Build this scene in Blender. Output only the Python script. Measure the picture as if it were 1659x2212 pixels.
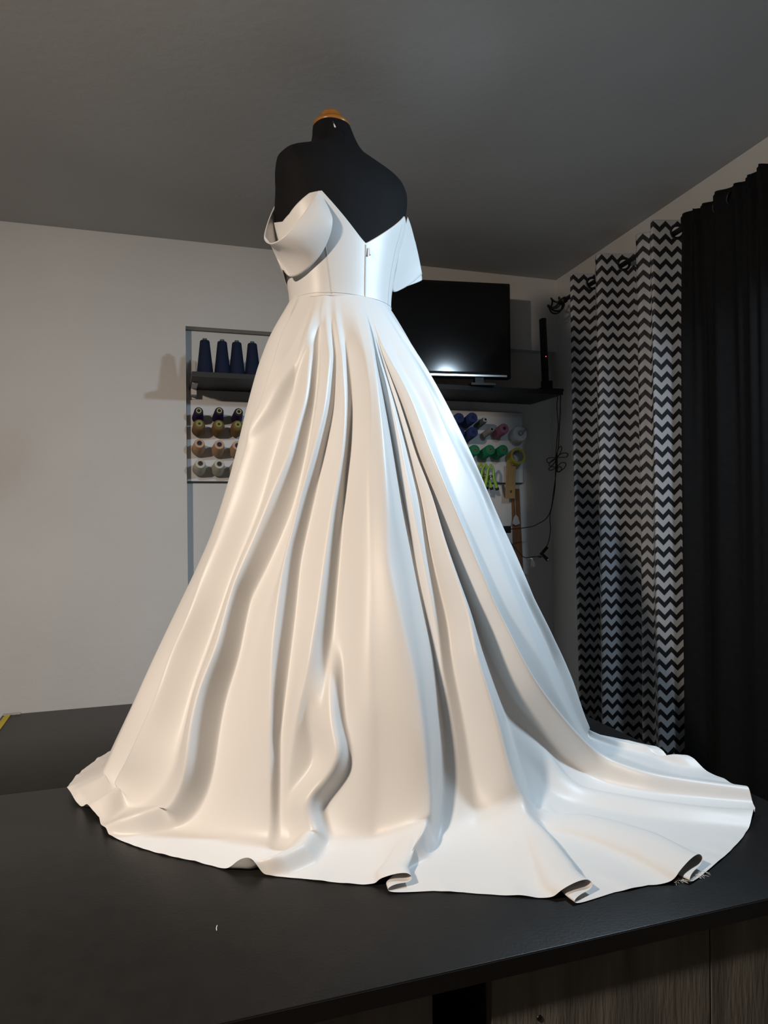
import bpy, bmesh, math, random
import numpy as np
from mathutils import Vector, Matrix

random.seed(4)
rng = np.random.default_rng(7)
for o in list(bpy.data.objects):
    bpy.data.objects.remove(o, do_unlink=True)
scene = bpy.context.scene
COL = scene.collection

# ------------------------------------------------------------------ camera
IW, IH, FPX = 1659.0, 2212.0, 1500.0
ZT = 0.90                       # table top height
CAMZ = ZT + 0.556
YAW = -math.atan(1500 / 4670.0)
PITCH = math.atan(4 / 1500.0)
ROLL = -0.01
cy_, sy_ = math.cos(YAW), math.sin(YAW)
cam_f = np.array([-sy_ * math.cos(PITCH), cy_ * math.cos(PITCH), math.sin(PITCH)])
r0 = np.array([cy_, sy_, 0.0]); u0 = np.cross(r0, cam_f)
cam_r = math.cos(ROLL) * r0 + math.sin(ROLL) * u0
cam_u = -math.sin(ROLL) * r0 + math.cos(ROLL) * u0
CAM = np.array([0, 0, CAMZ])
cd = bpy.data.cameras.new('camera'); cam = bpy.data.objects.new('camera', cd); COL.objects.link(cam)
M = Matrix([[cam_r[i], cam_u[i], -cam_f[i], CAM[i]] for i in range(3)] + [[0, 0, 0, 1]])
cam.matrix_world = M
cd.sensor_fit = 'HORIZONTAL'; cd.sensor_width = 36.0; cd.lens = 36.0 * FPX / IW
cd.clip_start = 0.02
scene.camera = cam

# ------------------------------------------------------------------ world, lights, exposure
w = bpy.data.worlds.new('world'); scene.world = w; w.use_nodes = True
w.node_tree.nodes['Background'].inputs[0].default_value = (0.5, 0.5, 0.55, 1)
w.node_tree.nodes['Background'].inputs[1].default_value = 0.0
scene.view_settings.view_transform = 'Standard'
scene.view_settings.look = 'None'
scene.view_settings.gamma = 1.0
scene.view_settings.use_curve_mapping = False
scene.view_settings.exposure = 0.29

def area(name, loc, target, size, power, color, spread=180):
    l = bpy.data.lights.new(name, 'AREA'); l.shape = 'DISK'; l.size = size; l.energy = power; l.color = color; l.spread = math.radians(spread)
    o = bpy.data.objects.new(name, l); COL.objects.link(o); o.location = loc
    d = Vector(target) - Vector(loc)
    o.rotation_euler = d.to_track_quat('-Z', 'Y').to_euler()
    return o
# two ceiling downlights: a warm one to the left of the photographer, a cool one to the right
area('warm_ceiling_lamp', (-1.05, 0.35, 2.40), (-0.10, 1.45, 0.75), 0.14, 25, (1.0, 0.84, 0.69), 150)
area('cool_ceiling_lamp', (1.42, 1.09, 2.40), (0.50, 1.65, 1.15), 0.12, 10.5, (0.64, 0.83, 1.0), 130)

# ------------------------------------------------------------------ pixel helpers
def ray(px, py):
    return cam_f + (px - (IW - 0) / 2) / FPX * cam_r - (py - IH / 2) / FPX * cam_u
def onz(px, py, z):
    d = ray(px, py); return CAM + d * ((z - CAM[2]) / d[2])
def ony(px, py, y):
    d = ray(px, py); return CAM + d * ((y - CAM[1]) / d[1])
def atdepth(px, py, dep):
    return CAM + ray(px, py) * dep
def proj(p):
    d = np.asarray(p, float) - CAM
    z = d @ cam_f
    return np.stack([IW / 2 + FPX * (d @ cam_r) / z, IH / 2 - FPX * (d @ cam_u) / z], -1)

# ------------------------------------------------------------------ materials
MATS = {}
def mat(name, col, rough=0.5, spec=0.5, metal=0.0, var=0.0, vscale=8.0, bump=0.0, bscale=60.0, sheen=0.0, trans=0.0,
        stretch=(1, 1, 1), emit=0.0, coat=0.0, aniso=0.0, alpha=1.0):
    if name in MATS: return MATS[name]
    m = bpy.data.materials.new(name); m.use_nodes = True
    nt = m.node_tree; b = nt.nodes['Principled BSDF']
    b.inputs['Base Color'].default_value = (*col, 1)
    b.inputs['Roughness'].default_value = rough
    b.inputs['Specular IOR Level'].default_value = spec
    b.inputs['Metallic'].default_value = metal
    b.inputs['Transmission Weight'].default_value = trans
    b.inputs['Alpha'].default_value = alpha
    if sheen:
        b.inputs['Sheen Weight'].default_value = sheen
        b.inputs['Sheen Roughness'].default_value = 0.4
    if coat: b.inputs['Coat Weight'].default_value = coat; b.inputs['Coat Roughness'].default_value = 0.1
    if aniso: b.inputs['Anisotropic'].default_value = aniso
    if emit:
        b.inputs['Emission Color'].default_value = (*col, 1); b.inputs['Emission Strength'].default_value = emit
    tc = nt.nodes.new('ShaderNodeTexCoord'); mp = nt.nodes.new('ShaderNodeMapping')
    mp.inputs['Scale'].default_value = stretch
    nt.links.new(tc.outputs['Object'], mp.inputs['Vector'])
    n = nt.nodes.new('ShaderNodeTexNoise'); n.inputs['Scale'].default_value = vscale; n.inputs['Detail'].default_value = 5
    nt.links.new(mp.outputs[0], n.inputs['Vector'])
    cr = nt.nodes.new('ShaderNodeValToRGB')
    v = max(var, 0.01)
    cr.color_ramp.elements[0].position = 0.3; cr.color_ramp.elements[1].position = 0.7
    cr.color_ramp.elements[0].color = (*[max(0, c * (1 - v)) for c in col], 1)
    cr.color_ramp.elements[1].color = (*[min(1, c * (1 + v)) for c in col], 1)
    nt.links.new(n.outputs[0], cr.inputs[0]); nt.links.new(cr.outputs[0], b.inputs['Base Color'])
    if bump:
        n2 = nt.nodes.new('ShaderNodeTexNoise'); n2.inputs['Scale'].default_value = bscale; n2.inputs['Detail'].default_value = 4
        nt.links.new(mp.outputs[0], n2.inputs['Vector'])
        bp = nt.nodes.new('ShaderNodeBump'); bp.inputs['Strength'].default_value = bump; bp.inputs['Distance'].default_value = 0.01
        nt.links.new(n2.outputs[0], bp.inputs['Height']); nt.links.new(bp.outputs[0], b.inputs['Normal'])
    MATS[name] = m
    return m

WALL = mat('wall_paint', (0.60, 0.59, 0.575), 0.85, 0.2, var=0.03, vscale=2.5, bump=0.12, bscale=45)
CEIL = mat('ceiling_paint', (0.52, 0.525, 0.52), 0.9, 0.2, var=0.04, vscale=2.0, bump=0.08, bscale=38)
FLOOR = mat('floor_laminate', (0.16, 0.12, 0.09), 0.5, var=0.2, vscale=3, stretch=(1, 8, 1))
SATIN = mat('ivory_satin', (0.69, 0.677, 0.66), 0.42, 0.40, var=0.012, vscale=5, sheen=0.08)
BLACKFORM = mat('black_form_jersey', (0.006, 0.006, 0.007), 0.8, 0.15, var=0.1, vscale=40)
WOODCAP = mat('amber_varnished_wood', (0.36, 0.14, 0.025), 0.3, 0.5, var=0.25, vscale=12, stretch=(1, 1, 6))
TABLE = mat('black_laminate', (0.010, 0.0092, 0.0085), 0.40, 0.30, var=0.15, vscale=30, bump=0.04, bscale=220)
TEDGE = mat('black_edge_band', (0.006, 0.006, 0.007), 0.38, 0.5)
GREYWOOD = mat('grey_weathered_board', (0.17, 0.162, 0.145), 0.75, 0.3, var=0.3, vscale=6, bump=0.2, bscale=30, stretch=(6, 6, 0.7))
DARKWOOD = mat('dark_brown_board', (0.035, 0.018, 0.010), 0.7, 0.3, var=0.3, vscale=6, stretch=(1, 1, 8))
SHELFB = mat('black_shelf_board', (0.018, 0.018, 0.019), 0.55, 0.4, var=0.1)
BLACKPL = mat('black_plastic', (0.006, 0.006, 0.0065), 0.42, 0.5)
SCREEN = mat('screen_glass', (0.004, 0.0045, 0.005), 0.12, 0.5)
STEEL = mat('steel', (0.55, 0.54, 0.52), 0.25, metal=1.0)
DKMETAL = mat('dark_metal', (0.03, 0.03, 0.032), 0.4, metal=0.8)
WHITEB = mat('white_board_paint', (0.62, 0.62, 0.63), 0.6, 0.4, var=0.03)
BLACKCLOTH = mat('black_curtain_cloth', (0.0055, 0.0055, 0.006), 0.8, 0.12, var=0.2, vscale=60)

# ------------------------------------------------------------------ mesh helpers
class MB:
    def __init__(self): self.v = []; self.f = []
    def add(self, vs, fs):
        o = len(self.v); self.v += [tuple(float(c) for c in p) for p in vs]
        self.f += [tuple(o + i for i in f) for f in fs]; return self
    def box(self, x0, x1, y0, y1, z0, z1, rz=0, c=None):
        p = [(x, y, z) for x in (x0, x1) for y in (y0, y1) for z in (z0, z1)]
        if rz:
            cx, cyy = c if c else ((x0 + x1) / 2, (y0 + y1) / 2)
            ca, sa = math.cos(rz), math.sin(rz)
            p = [(cx + (x - cx) * ca - (y - cyy) * sa, cyy + (x - cx) * sa + (y - cyy) * ca, z) for x, y, z in p]
        return self.add(p, [(0, 1, 3, 2), (4, 6, 7, 5), (0, 4, 5, 1), (2, 3, 7, 6), (0, 2, 6, 4), (1, 5, 7, 3)])
    def lathe(self, prof, n=24, closed=False):
        vs = [(r * math.cos(2 * math.pi * k / n), r * math.sin(2 * math.pi * k / n), z) for r, z in prof for k in range(n)]
        fs = []
        for i in range(len(prof) - 1):
            for k in range(n):
                a, b_ = i * n + k, i * n + (k + 1) % n
                fs.append((a, b_, b_ + n, a + n))
        if not closed:
            if prof[0][0] > 1e-6: fs.append(tuple(range(n))[::-1])
            if prof[-1][0] > 1e-6: fs.append(tuple((len(prof) - 1) * n + k for k in range(n)))
        else:
            L = (len(prof) - 1) * n
            for k in range(n): fs.append((L + k, L + (k + 1) % n, (k + 1) % n, k))
        return self.add(vs, fs)
    def tube(self, pts, r, n=8, closed=False):
        P = [np.asarray(p, float) for p in pts]; N = len(P)
        rr = r if hasattr(r, '__len__') else [r] * N
        up = None; vs = []
        for i in range(N):
            a = P[i - 1] if (i > 0 or closed) else P[i]; b = P[(i + 1) % N] if (i < N - 1 or closed) else P[i]
            t = b - a; t /= (np.linalg.norm(t) + 1e-12)
            if up is None:
                up = np.cross(t, [0, 0, 1.0])
                if np.linalg.norm(up) < 1e-3: up = np.cross(t, [1.0, 0, 0])
            up = up - t * (up @ t); up /= (np.linalg.norm(up) + 1e-12)
            s = np.cross(t, up)
            for k in range(n):
                an = 2 * math.pi * k / n
                vs.append(P[i] + rr[i] * (math.cos(an) * up + math.sin(an) * s))
        fs = []
        for i in range(N if closed else N - 1):
            j = (i + 1) % N
            for k in range(n):
                fs.append((i * n + k, i * n + (k + 1) % n, j * n + (k + 1) % n, j * n + k))
        if not closed:
            fs.append(tuple(range(n))[::-1]); fs.append(tuple((N - 1) * n + k for k in range(n)))
        return self.add(vs, fs)
    def grid(self, G, wrap=False):
        G = np.asarray(G); a, b = G.shape[:2]
        fs = []
        for i in range(a - 1):
            for j in range(b if wrap else b - 1):
                k = (j + 1) % b
                fs.append((i * b + j, i * b + k, (i + 1) * b + k, (i + 1) * b + j))
        return self.add(G.reshape(-1, 3), fs)
    def build(self, name, material, parent=None, smooth=False, bevel=0.0):
        me = bpy.data.meshes.new(name); me.from_pydata(self.v, [], self.f); me.update()
        bm = bmesh.new(); bm.from_mesh(me)
        bmesh.ops.recalc_face_normals(bm, faces=bm.faces[:])
        if bevel:
            bmesh.ops.bevel(bm, geom=bm.edges[:], offset=bevel, segments=2, affect='EDGES', profile=0.5)
        bm.to_mesh(me); bm.free()
        if smooth:
            for p in me.polygons: p.use_smooth = True
        me.materials.append(material)
        o = bpy.data.objects.new(name, me); COL.objects.link(o)
        if parent is not None: o.parent = parent
        return o
def auto_smooth(o, ang=40):
    me = o.data
    bm = bmesh.new(); bm.from_mesh(me)
    for e in bm.edges:
        if len(e.link_faces) == 2 and e.calc_face_angle(0) > math.radians(ang): e.smooth = False
    for f in bm.faces: f.smooth = True
    bm.to_mesh(me); bm.free(); return o
def fast_grid(name, G, material, parent=None, wrap=False, uv=None):
    G = np.asarray(G, dtype=np.float32); a, b = G.shape[:2]
    me = bpy.data.meshes.new(name)
    me.vertices.add(a * b); me.vertices.foreach_set('co', G.reshape(-1))
    ii, jj = np.meshgrid(np.arange(a - 1), np.arange(b if wrap else b - 1), indexing='ij')
    kk = (jj + 1) % b
    F = np.stack([ii * b + jj, ii * b + kk, (ii + 1) * b + kk, (ii + 1) * b + jj], -1).reshape(-1, 4)
    me.loops.add(F.size); me.loops.foreach_set('vertex_index', F.reshape(-1).astype(np.int32))
    me.polygons.add(len(F)); me.polygons.foreach_set('loop_start', (np.arange(len(F)) * 4).astype(np.int32))
    me.polygons.foreach_set('use_smooth', np.ones(len(F), dtype=bool))
    if uv is not None:
        ul = me.uv_layers.new(name='UVMap'); U = np.asarray(uv, np.float32).reshape(-1, 2)
        ul.data.foreach_set('uv', U[F.reshape(-1)].reshape(-1))
    me.update(calc_edges=True); me.validate()
    me.materials.append(material)
    o = bpy.data.objects.new(name, me); COL.objects.link(o)
    if parent is not None: o.parent = parent
    return o
def tag(o, label=None, cat=None, group=None, kind=None):
    if label: o['label'] = label
    if cat: o['category'] = cat
    if group: o['group'] = group
    if kind: o['kind'] = kind
    return o
def empty(name, loc=(0, 0, 0), rz=0.0):
    o = bpy.data.objects.new(name, None); COL.objects.link(o); o.location = loc; o.rotation_euler = (0, 0, rz)
    o.empty_display_size = 0.05
    return o
def copy_thing(o, parent=None):
    c = o.copy(); COL.objects.link(c); c.parent = parent
    for ch in list(o.children): copy_thing(ch, c)
    return c
def pchip(x, y, q):
    """smooth monotone interpolation"""
    x = np.asarray(x, float); y = np.asarray(y, float); h = np.diff(x); dl = np.diff(y) / h
    m = np.zeros_like(y)
    for i in range(1, len(x) - 1):
        if dl[i - 1] * dl[i] > 0:
            w1 = 2 * h[i] + h[i - 1]; w2 = h[i] + 2 * h[i - 1]
            m[i] = (w1 + w2) / (w1 / dl[i - 1] + w2 / dl[i])
    m[0] = dl[0]; m[-1] = dl[-1]
    q = np.clip(q, x[0], x[-1]); k = np.clip(np.searchsorted(x, q, side='right') - 1, 0, len(x) - 2)
    t = (q - x[k]) / h[k]
    return ((2 * t**3 - 3 * t**2 + 1) * y[k] + (t**3 - 2 * t**2 + t) * h[k] * m[k]
            + (-2 * t**3 + 3 * t**2) * y[k + 1] + (t**3 - t**2) * h[k] * m[k + 1])
def catmull(pts, n=12, closed=False):
    P = [np.asarray(p, float) for p in pts]; out = []; N = len(P)
    for i in range(N if closed else N - 1):
        p0 = P[i - 1] if (i > 0 or closed) else 2 * P[0] - P[1]
        p1 = P[i]; p2 = P[(i + 1) % N]
        p3 = P[(i + 2) % N] if (i + 2 < N or closed) else 2 * p2 - p1
        for k in range(n):
            t = k / n
            out.append(0.5 * (2 * p1 + (p2 - p0) * t + (2 * p0 - 5 * p1 + 4 * p2 - p3) * t * t + (3 * p1 - p0 - 3 * p2 + p3) * t**3))
    if not closed: out.append(P[-1])
    return np.array(out)

# ------------------------------------------------------------------ room
CEILZ = 2.60; YW = 2.995; YN = YW + 0.06
XL, YB = -2.7, -2.3
def wall_right_x(y): return 1.866 - 0.0634 * (3.0 - y)
NX0, NZ1 = 0.104, 2.245
o = MB().box(XL, 2.1, YB, 3.2, -0.08, 0.0).build('floor', FLOOR); tag(o, kind='structure')
o = MB().box(XL, 2.1, YB, 3.2, CEILZ, CEILZ + 0.08).build('ceiling', CEIL); tag(o, kind='structure')
m = MB()
m.box(XL, NX0, YW, 3.2, 0, CEILZ); m.box(NX0, 2.0, YW, 3.2, NZ1, CEILZ); m.box(NX0, 2.0, YN, 3.2, 0, NZ1)
o = m.build('wall_back', WALL); tag(o, kind='structure')
m = MB()
xa, xb = wall_right_x(3.2), wall_right_x(YB)
m.add([(xa, 3.2, 0), (xa, 3.2, CEILZ), (xb, YB, 0), (xb, YB, CEILZ), (xa + .1, 3.2, 0), (xa + .1, 3.2, CEILZ), (xb + .1, YB, 0), (xb + .1, YB, CEILZ)],
      [(0, 1, 3, 2), (4, 6, 7, 5), (0, 2, 6, 4), (1, 5, 7, 3), (0, 4, 5, 1), (2, 3, 7, 6)])
o = m.build('wall_right', WALL); tag(o, kind='structure')
o = MB().box(XL - .1, XL, YB, 3.2, 0, CEILZ).build('wall_left', WALL); tag(o, kind='structure')
o = MB().box(XL, 2.1, YB - .1, YB, 0, CEILZ).build('wall_front', WALL); tag(o, kind='structure')

# ------------------------------------------------------------------ cutting table and the cabinets that carry it
TX0, TX1, TY0, TY1 = -0.43, 1.10, 0.782, 2.195
table = empty('cutting_table', (0.5, 1.5, ZT))
tag(table, 'wide black cutting table under the white gown', 'table')
SEAM = 1.565
for y0, y1 in ((TY0, SEAM - 0.0006), (SEAM + 0.0006, TY1)):
    p = MB().box(TX0 - .5, TX1 - .5, y0 - 1.5, y1 - 1.5, -0.025, 0.0).build('tabletop_panel', TABLE, table, bevel=0.0015)
    auto_smooth(p)
ed = MB().box(TX0 - .5, TX1 - .5, TY0 - 1.5 - 0.0012, TY0 - 1.5 - 0.0001, -0.0235, -0.0015).build('edge_band', TEDGE, table)
cg = [onz(893, 2200, 0.80)[0] + 0.008, onz(1045, 2200, 0.80)[0]]
CABS = [(TX0 + .02, cg[0], 'grey weathered wood cabinet under the table, left of the dark gap'),
        (cg[1], TX1 - .02, 'grey weathered wood cabinet under the table, below the long train')]
for x0, x1, lab in CABS:
    e = empty('base_cabinet', ((x0 + x1) / 2, 1.2, 0)); tag(e, lab, 'cabinet')
    hw = (x1 - x0) / 2
    YF, YK = 0.80 - 1.2, 1.95 - 1.2
    MB().box(-hw + .002, hw - .002, YF + .019, YK, 0.001, 0.874).build('carcass', DARKWOOD, e)
    nseg = 2
    wd = 2 * hw / nseg
    for k in range(nseg):
        pn = MB().box(-hw + k * wd + .001, -hw + (k + 1) * wd - .001, YF, YF + .018, 0.02, 0.872).build('front_panel', GREYWOOD, e, bevel=0.001)
    for sx in (-hw * .8, hw * .8):
        for z in (0.80, 0.3):
            s = MB().lathe([(0.004, 0.0), (0.0035, 0.0012), (0, 0.0014)], 12).build('screw', DKMETAL, e)
            s.location = (sx, YF, z); s.rotation_euler = (math.pi / 2, 0, 0)

# ------------------------------------------------------------------ the dress: shared frame (x right, y away, z up from table)
DRESS_D = 1.71
pc = atdepth(736, 662, DRESS_D)
ORG = np.array([pc[0], pc[1], ZT])
RH = np.array([cy_, sy_, 0]); WH = np.array([-sy_, cy_, 0])
def to_local(p):
    d = np.asarray(p, float) - ORG
    return np.stack([d @ RH, d @ WH, d[..., 2]], -1)
def to_world(l):
    l = np.asarray(l, float)
    return ORG + l[..., :1] * RH + l[..., 1:2] * WH + l[..., 2:] * np.array([0, 0, 1.0])
def plocal(px, py, dep): return to_local(atdepth(px, py, dep))
PHI = math.radians(37)
AX = np.array([math.cos(PHI), math.sin(PHI)])       # shoulder line
FR = np.array([-math.sin(PHI), math.cos(PHI)])      # towards the chest
WZ = 1.07
# torso cross sections: z, half width, depth to the back, depth to the chest, shift to the chest
SEC = np.array([
    (0.84, .165, .135, .120, 0.0), (0.95, .152, .122, .112, 0.0), (1.07, .124, .098, .095, 0.0), (1.13, .131, .100, .105, 0.0),
    (1.20, .148, .104, .130, 0.0), (1.27, .166, .108, .135, 0.0), (1.33, .174, .108, .112, 0.0), (1.365, .179, .100, .092, 0.0),
    (1.395, .174, .090, .078, 0.004), (1.415, .157, .079, .068, 0.008), (1.432, .118, .070, .060, 0.012), (1.45, .080, .061, .056, 0.017),
    (1.475, .058, .054, .050, 0.022), (1.523, .045, .046, .044, 0.034)])
def torso(ang, z, off=0.0, p=2.3):
    ang = np.asarray(ang, float); z = np.asarray(z, float)
    a, db, df, cb = [pchip(SEC[:, 0], SEC[:, k], z) for k in (1, 2, 3, 4)]
    c, s = np.cos(ang), np.sin(ang)
    ca = np.sign(c) * np.abs(c) ** (2 / p); sa = np.sign(s) * np.abs(s) ** (2 / p)
    dd = np.where(s > 0, df, db)
    x = (a + off) * ca + np.interp(z, [1.2, 1.33, 1.41, 1.45], [0, .011, .011, 0]); y = cb + (dd + off) * sa
    return np.stack([x * AX[0] + y * FR[0], x * AX[1] + y * FR[1], z + 0 * x], -1)

# ------------------------------------------------------------------ tailor's dress form
form = empty('dress_form', ORG, YAW); tag(form, 'black tailor dress form with amber wooden neck cap inside the gown', 'dress form')
angs = np.linspace(0, 2 * math.pi, 129)[:-1]
zz = np.concatenate([np.linspace(.84, 1.36, 40), np.linspace(1.365, 1.523, 44)])
G = torso(angs[None, :], zz[:, None])
cb_top = np.array([FR[0] * .034, FR[1] * .034])
low = np.array([[0, 0, .84]] * len(angs))[None]
topc = np.array([[cb_top[0], cb_top[1], 1.523]] * len(angs))[None]
fast_grid('torso', np.concatenate([low, G, topc]), BLACKFORM, form, wrap=True)
cap = MB().lathe([(0.0, 0), (.044, 0.0), (.046, .003), (.046, .008), (.043, .012), (.034, .015), (.029, .022), (.027, .030), (.022, .037), (.013, .041), (0, .042)], 40).build('neck_cap', WOODCAP, form, smooth=True)
cap.location = (cb_top[0], cb_top[1], 1.5225)
MB().lathe([(.016, .02), (.016, .85)], 20).build('stand_pole', DKMETAL, form, smooth=False)
MB().lathe([(.15, .0005), (.15, .012), (.12, .02), (.02, .03), (.018, .05)], 40).build('stand_base', DKMETAL, form)

# white-headed pin stuck in the neck
pp = plocal(719, 262, 1.655); pq = plocal(724, 275, 1.648)
pin = empty('sewing_pin', to_world(pq)); tag(pin, 'small white-tipped sewing pin stuck in the neck of the dress form', 'pin')
a_, b_ = to_world(pp), to_world(pq)
MB().tube([a_ - b_, (a_ - b_) * .5, [0, 0, 0]], [.0009, .0010, .0010], 8).build('pin_shaft', STEEL, pin, smooth=True)
MB().tube([(a_ - b_) * .6, (a_ - b_) * .2, [0, 0, 0]], [.0010, .0019, .0017], 10).build('pin_head', mat('white_enamel', (.85, .85, .85), .3), pin, smooth=True)

# ------------------------------------------------------------------ gown
gown = empty('wedding_gown', ORG, YAW)
tag(gown, 'ivory satin off-shoulder wedding gown with long train on the dress form', 'dress')

# ---- skirt base surface: polar angle th (0 = right, -90 = towards the camera), v 0 waist .. 1 hem
def polar(pt): return math.degrees(math.atan2(pt[1], pt[0])) % 360, math.hypot(pt[0], pt[1])
HEM = [(145, 1714), (165, 1738), (178, 1746), (215, 1772), (225, 1800), (330, 1842), (420, 1862), (505, 1884), (548, 1890), (650, 1900), (800, 1914), (900, 1924), (1000, 1930),
       (1120, 1938), (1205, 1946), (1250, 1943), (1330, 1930), (1400, 1915), (1460, 1912), (1530, 1880), (1590, 1828), (1625, 1780), (1632, 1748), (1600, 1710),
       (1560, 1683), (1500, 1656), (1450, 1640), (1400, 1619), (1340, 1602), (1272, 1584)]
hp = sorted(polar(to_local(onz(px, py, ZT))) for px, py in HEM)
hp = [h for h in hp if h[0] > 150] + [(h[0] + 360, h[1]) for h in hp if h[0] <= 150]
ha = np.array([h[0] for h in hp]); hr = np.array([h[1] for h in hp])
keep = np.concatenate([[True], np.diff(ha) > 1.0]); ha, hr = ha[keep], hr[keep]
# close the loop behind
back_a = np.array([ha[-1] + 25, ha[-1] + 60, ha[-1] + 95, ha[0] + 360 - 25])
back_r = np.array([.60, .58, .56, .548])
ha2 = np.concatenate([ha, back_a, [ha[0] + 360]]); hr2 = np.concatenate([hr, back_r, [hr[0]]])
TH0 = ha[0]
def Rh(th):
    q = (np.asarray(th) - TH0) % 360 + TH0
    return np.interp(q, ha2, hr2)
RCA = np.array([150, 185, 205, 220, 240, 260, 280, 300, 320, 335, 350, 365, 390, 420, 470, 510.])
RCR = np.array([.52, .53, .53, .525, .53, .53, .53, .54, .555, .565, .575, .585, .56, .53, .52, .53])
def Rc(th):
    q = (np.asarray(th) - 150) % 360 + 150
    return np.minimum(np.interp(q, RCA, RCR), Rh(th) - .02)
def Rw(th):
    t = np.radians(th); x, y = np.cos(t), np.sin(t)
    u = x * AX[0] + y * AX[1]; v = x * FR[0] + y * FR[1]
    return 1.0 / np.sqrt((u / .127)**2 + (v / .100)**2)
VC = 0.74
def prof(th, v, smooth=True):
    """radius and height of the unfolded skirt"""
    th, v = np.broadcast_arrays(np.asarray(th, float), np.asarray(v, float))
    rw, rc, rh = Rw(th), Rc(th), Rh(th)
    kb = np.interp((th - 150) % 360 + 150, [150, 200, 270, 340, 380, 510], [.1, .1, .25, .5, .5, .1])
    cin = np.interp((th - 150) % 360 + 150, [150, 170, 205, 250, 290, 510], [.035, .055, .055, .02, .0, .035])
    def raw(v):
        t = np.clip(v / VC, 0, 1); s = np.clip((v - VC) / (1 - VC), 0, 1)
        r = rw + (rc - rw) * (t + kb * t * (1 - t)**3) - cin * np.sin(math.pi * t)**1.5 + (rh - rc) * s
        z = WZ * (1 - t)
        return r, z
    r = 0; z = 0
    K = np.linspace(-1, 1, 61); wts = (1 - K**2)**2 + 1e-4; wts /= wts.sum()
    hw = np.minimum(.10, np.minimum(v, 1 - v))
    for k, wk in zip(K, wts):
        a, b = raw(v + k * hw); r = r + wk * a; z = z + wk * b
    return r, z
NTH_F, NTH_B, NV = 1400, 230, 420
THA, THB = 178.0, 388.0
TH = np.concatenate([np.linspace(THA, THB, NTH_F, endpoint=False), np.linspace(THB, THA + 360, NTH_B, endpoint=False)])
VV = np.concatenate([np.linspace(0, .1, 30, endpoint=False), np.linspace(.1, 1, NV - 30)])
# lookup from pixel to (th, v) on the unfolded skirt
LT = np.linspace(170, 395, 800); LV = np.linspace(0, 1, 420)
lr, lz = prof(LT[:, None], LV[None, :])
lz = np.maximum(lz, 0)
LX = np.stack([lr * np.cos(np.radians(LT))[:, None], lr * np.sin(np.radians(LT))[:, None], lz], -1)
ldr, ldz = np.gradient(lr, LV, axis=1), np.gradient(lz, LV, axis=1)
ll = np.sqrt(ldr**2 + ldz**2) + 1e-9; lnr, lnz = -ldz / ll, ldr / ll
LEV = np.array([0, 10, 20, 30, 40, 50, 60, 70.]); LPS = []
for lev in LEV:
    rr_ = lr + lev * .001 * lnr; zz2 = lz + lev * .001 * lnz
    LW = to_world(np.stack([rr_ * np.cos(np.radians(LT))[:, None], rr_ * np.sin(np.radians(LT))[:, None], zz2], -1))
    LP = proj(LW.reshape(-1, 3)).reshape(LW.shape[:2] + (2,))
    nrm = np.cross(np.gradient(LW, axis=0), np.gradient(LW, axis=1))
    facing = np.einsum('ijk,ijk->ij', nrm, CAM - LW)
    out = np.einsum('ijk,ijk->ij', nrm, LW - np.append(ORG[:2], ZT + .2))
    facing = facing * np.sign(np.median(out))
    LPS.append((LP, np.where(facing > -1e-7, 0, 1e6)))
def lookup(px, py, d=0.0, near=None):
    """angle and v of the point that shows at this pixel when the cloth stands d mm off the unfolded skirt"""
    LP, pen = LPS[int(np.argmin(np.abs(LEV - d)))]
    e2 = (LP[..., 0] - px)**2 + (LP[..., 1] - py)**2 + pen
    if near is not None: e2 = e2 + np.where(np.abs(LT - near) < 14, 0, 1e7)[:, None]
    i = np.argmin(e2); return LT[i // len(LV)], LV[i % len(LV)]
GAIN = [1.0]
def line(pts, kw=35):
    """[(px, py, d mm)] -> th(v), d(v) sampled on VV"""
    q = []
    for p in pts: q.append(lookup(p[0], p[1], p[2] * GAIN[0] * 1.15, q[-1][0] if q else None) + (p[2],))
    out = [(q[0][0], 0.0, 0.0)] if q[0][1] > .004 else []
    lastv = 0.0 if out else -1
    for t, v, d in q:
        if v > lastv + .006: out.append((t, v, d)); lastv = v
    a = np.array(out)
    th = np.interp(VV, a[:, 1], a[:, 0]); d = np.interp(VV, a[:, 1], a[:, 2])
    k = np.hanning(kw); k /= k.sum()
    sm = lambda y: np.convolve(np.pad(y, kw // 2, mode='edge'), k, mode='valid')
    d = d * np.interp(VV, [0, .15, .4, 1], [2.0, 1.8, 1.15, 1.1])
    d = d * GAIN[0]
    return sm(th), sm(d) * .001, a[0, 1], a[-1, 1]
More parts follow.
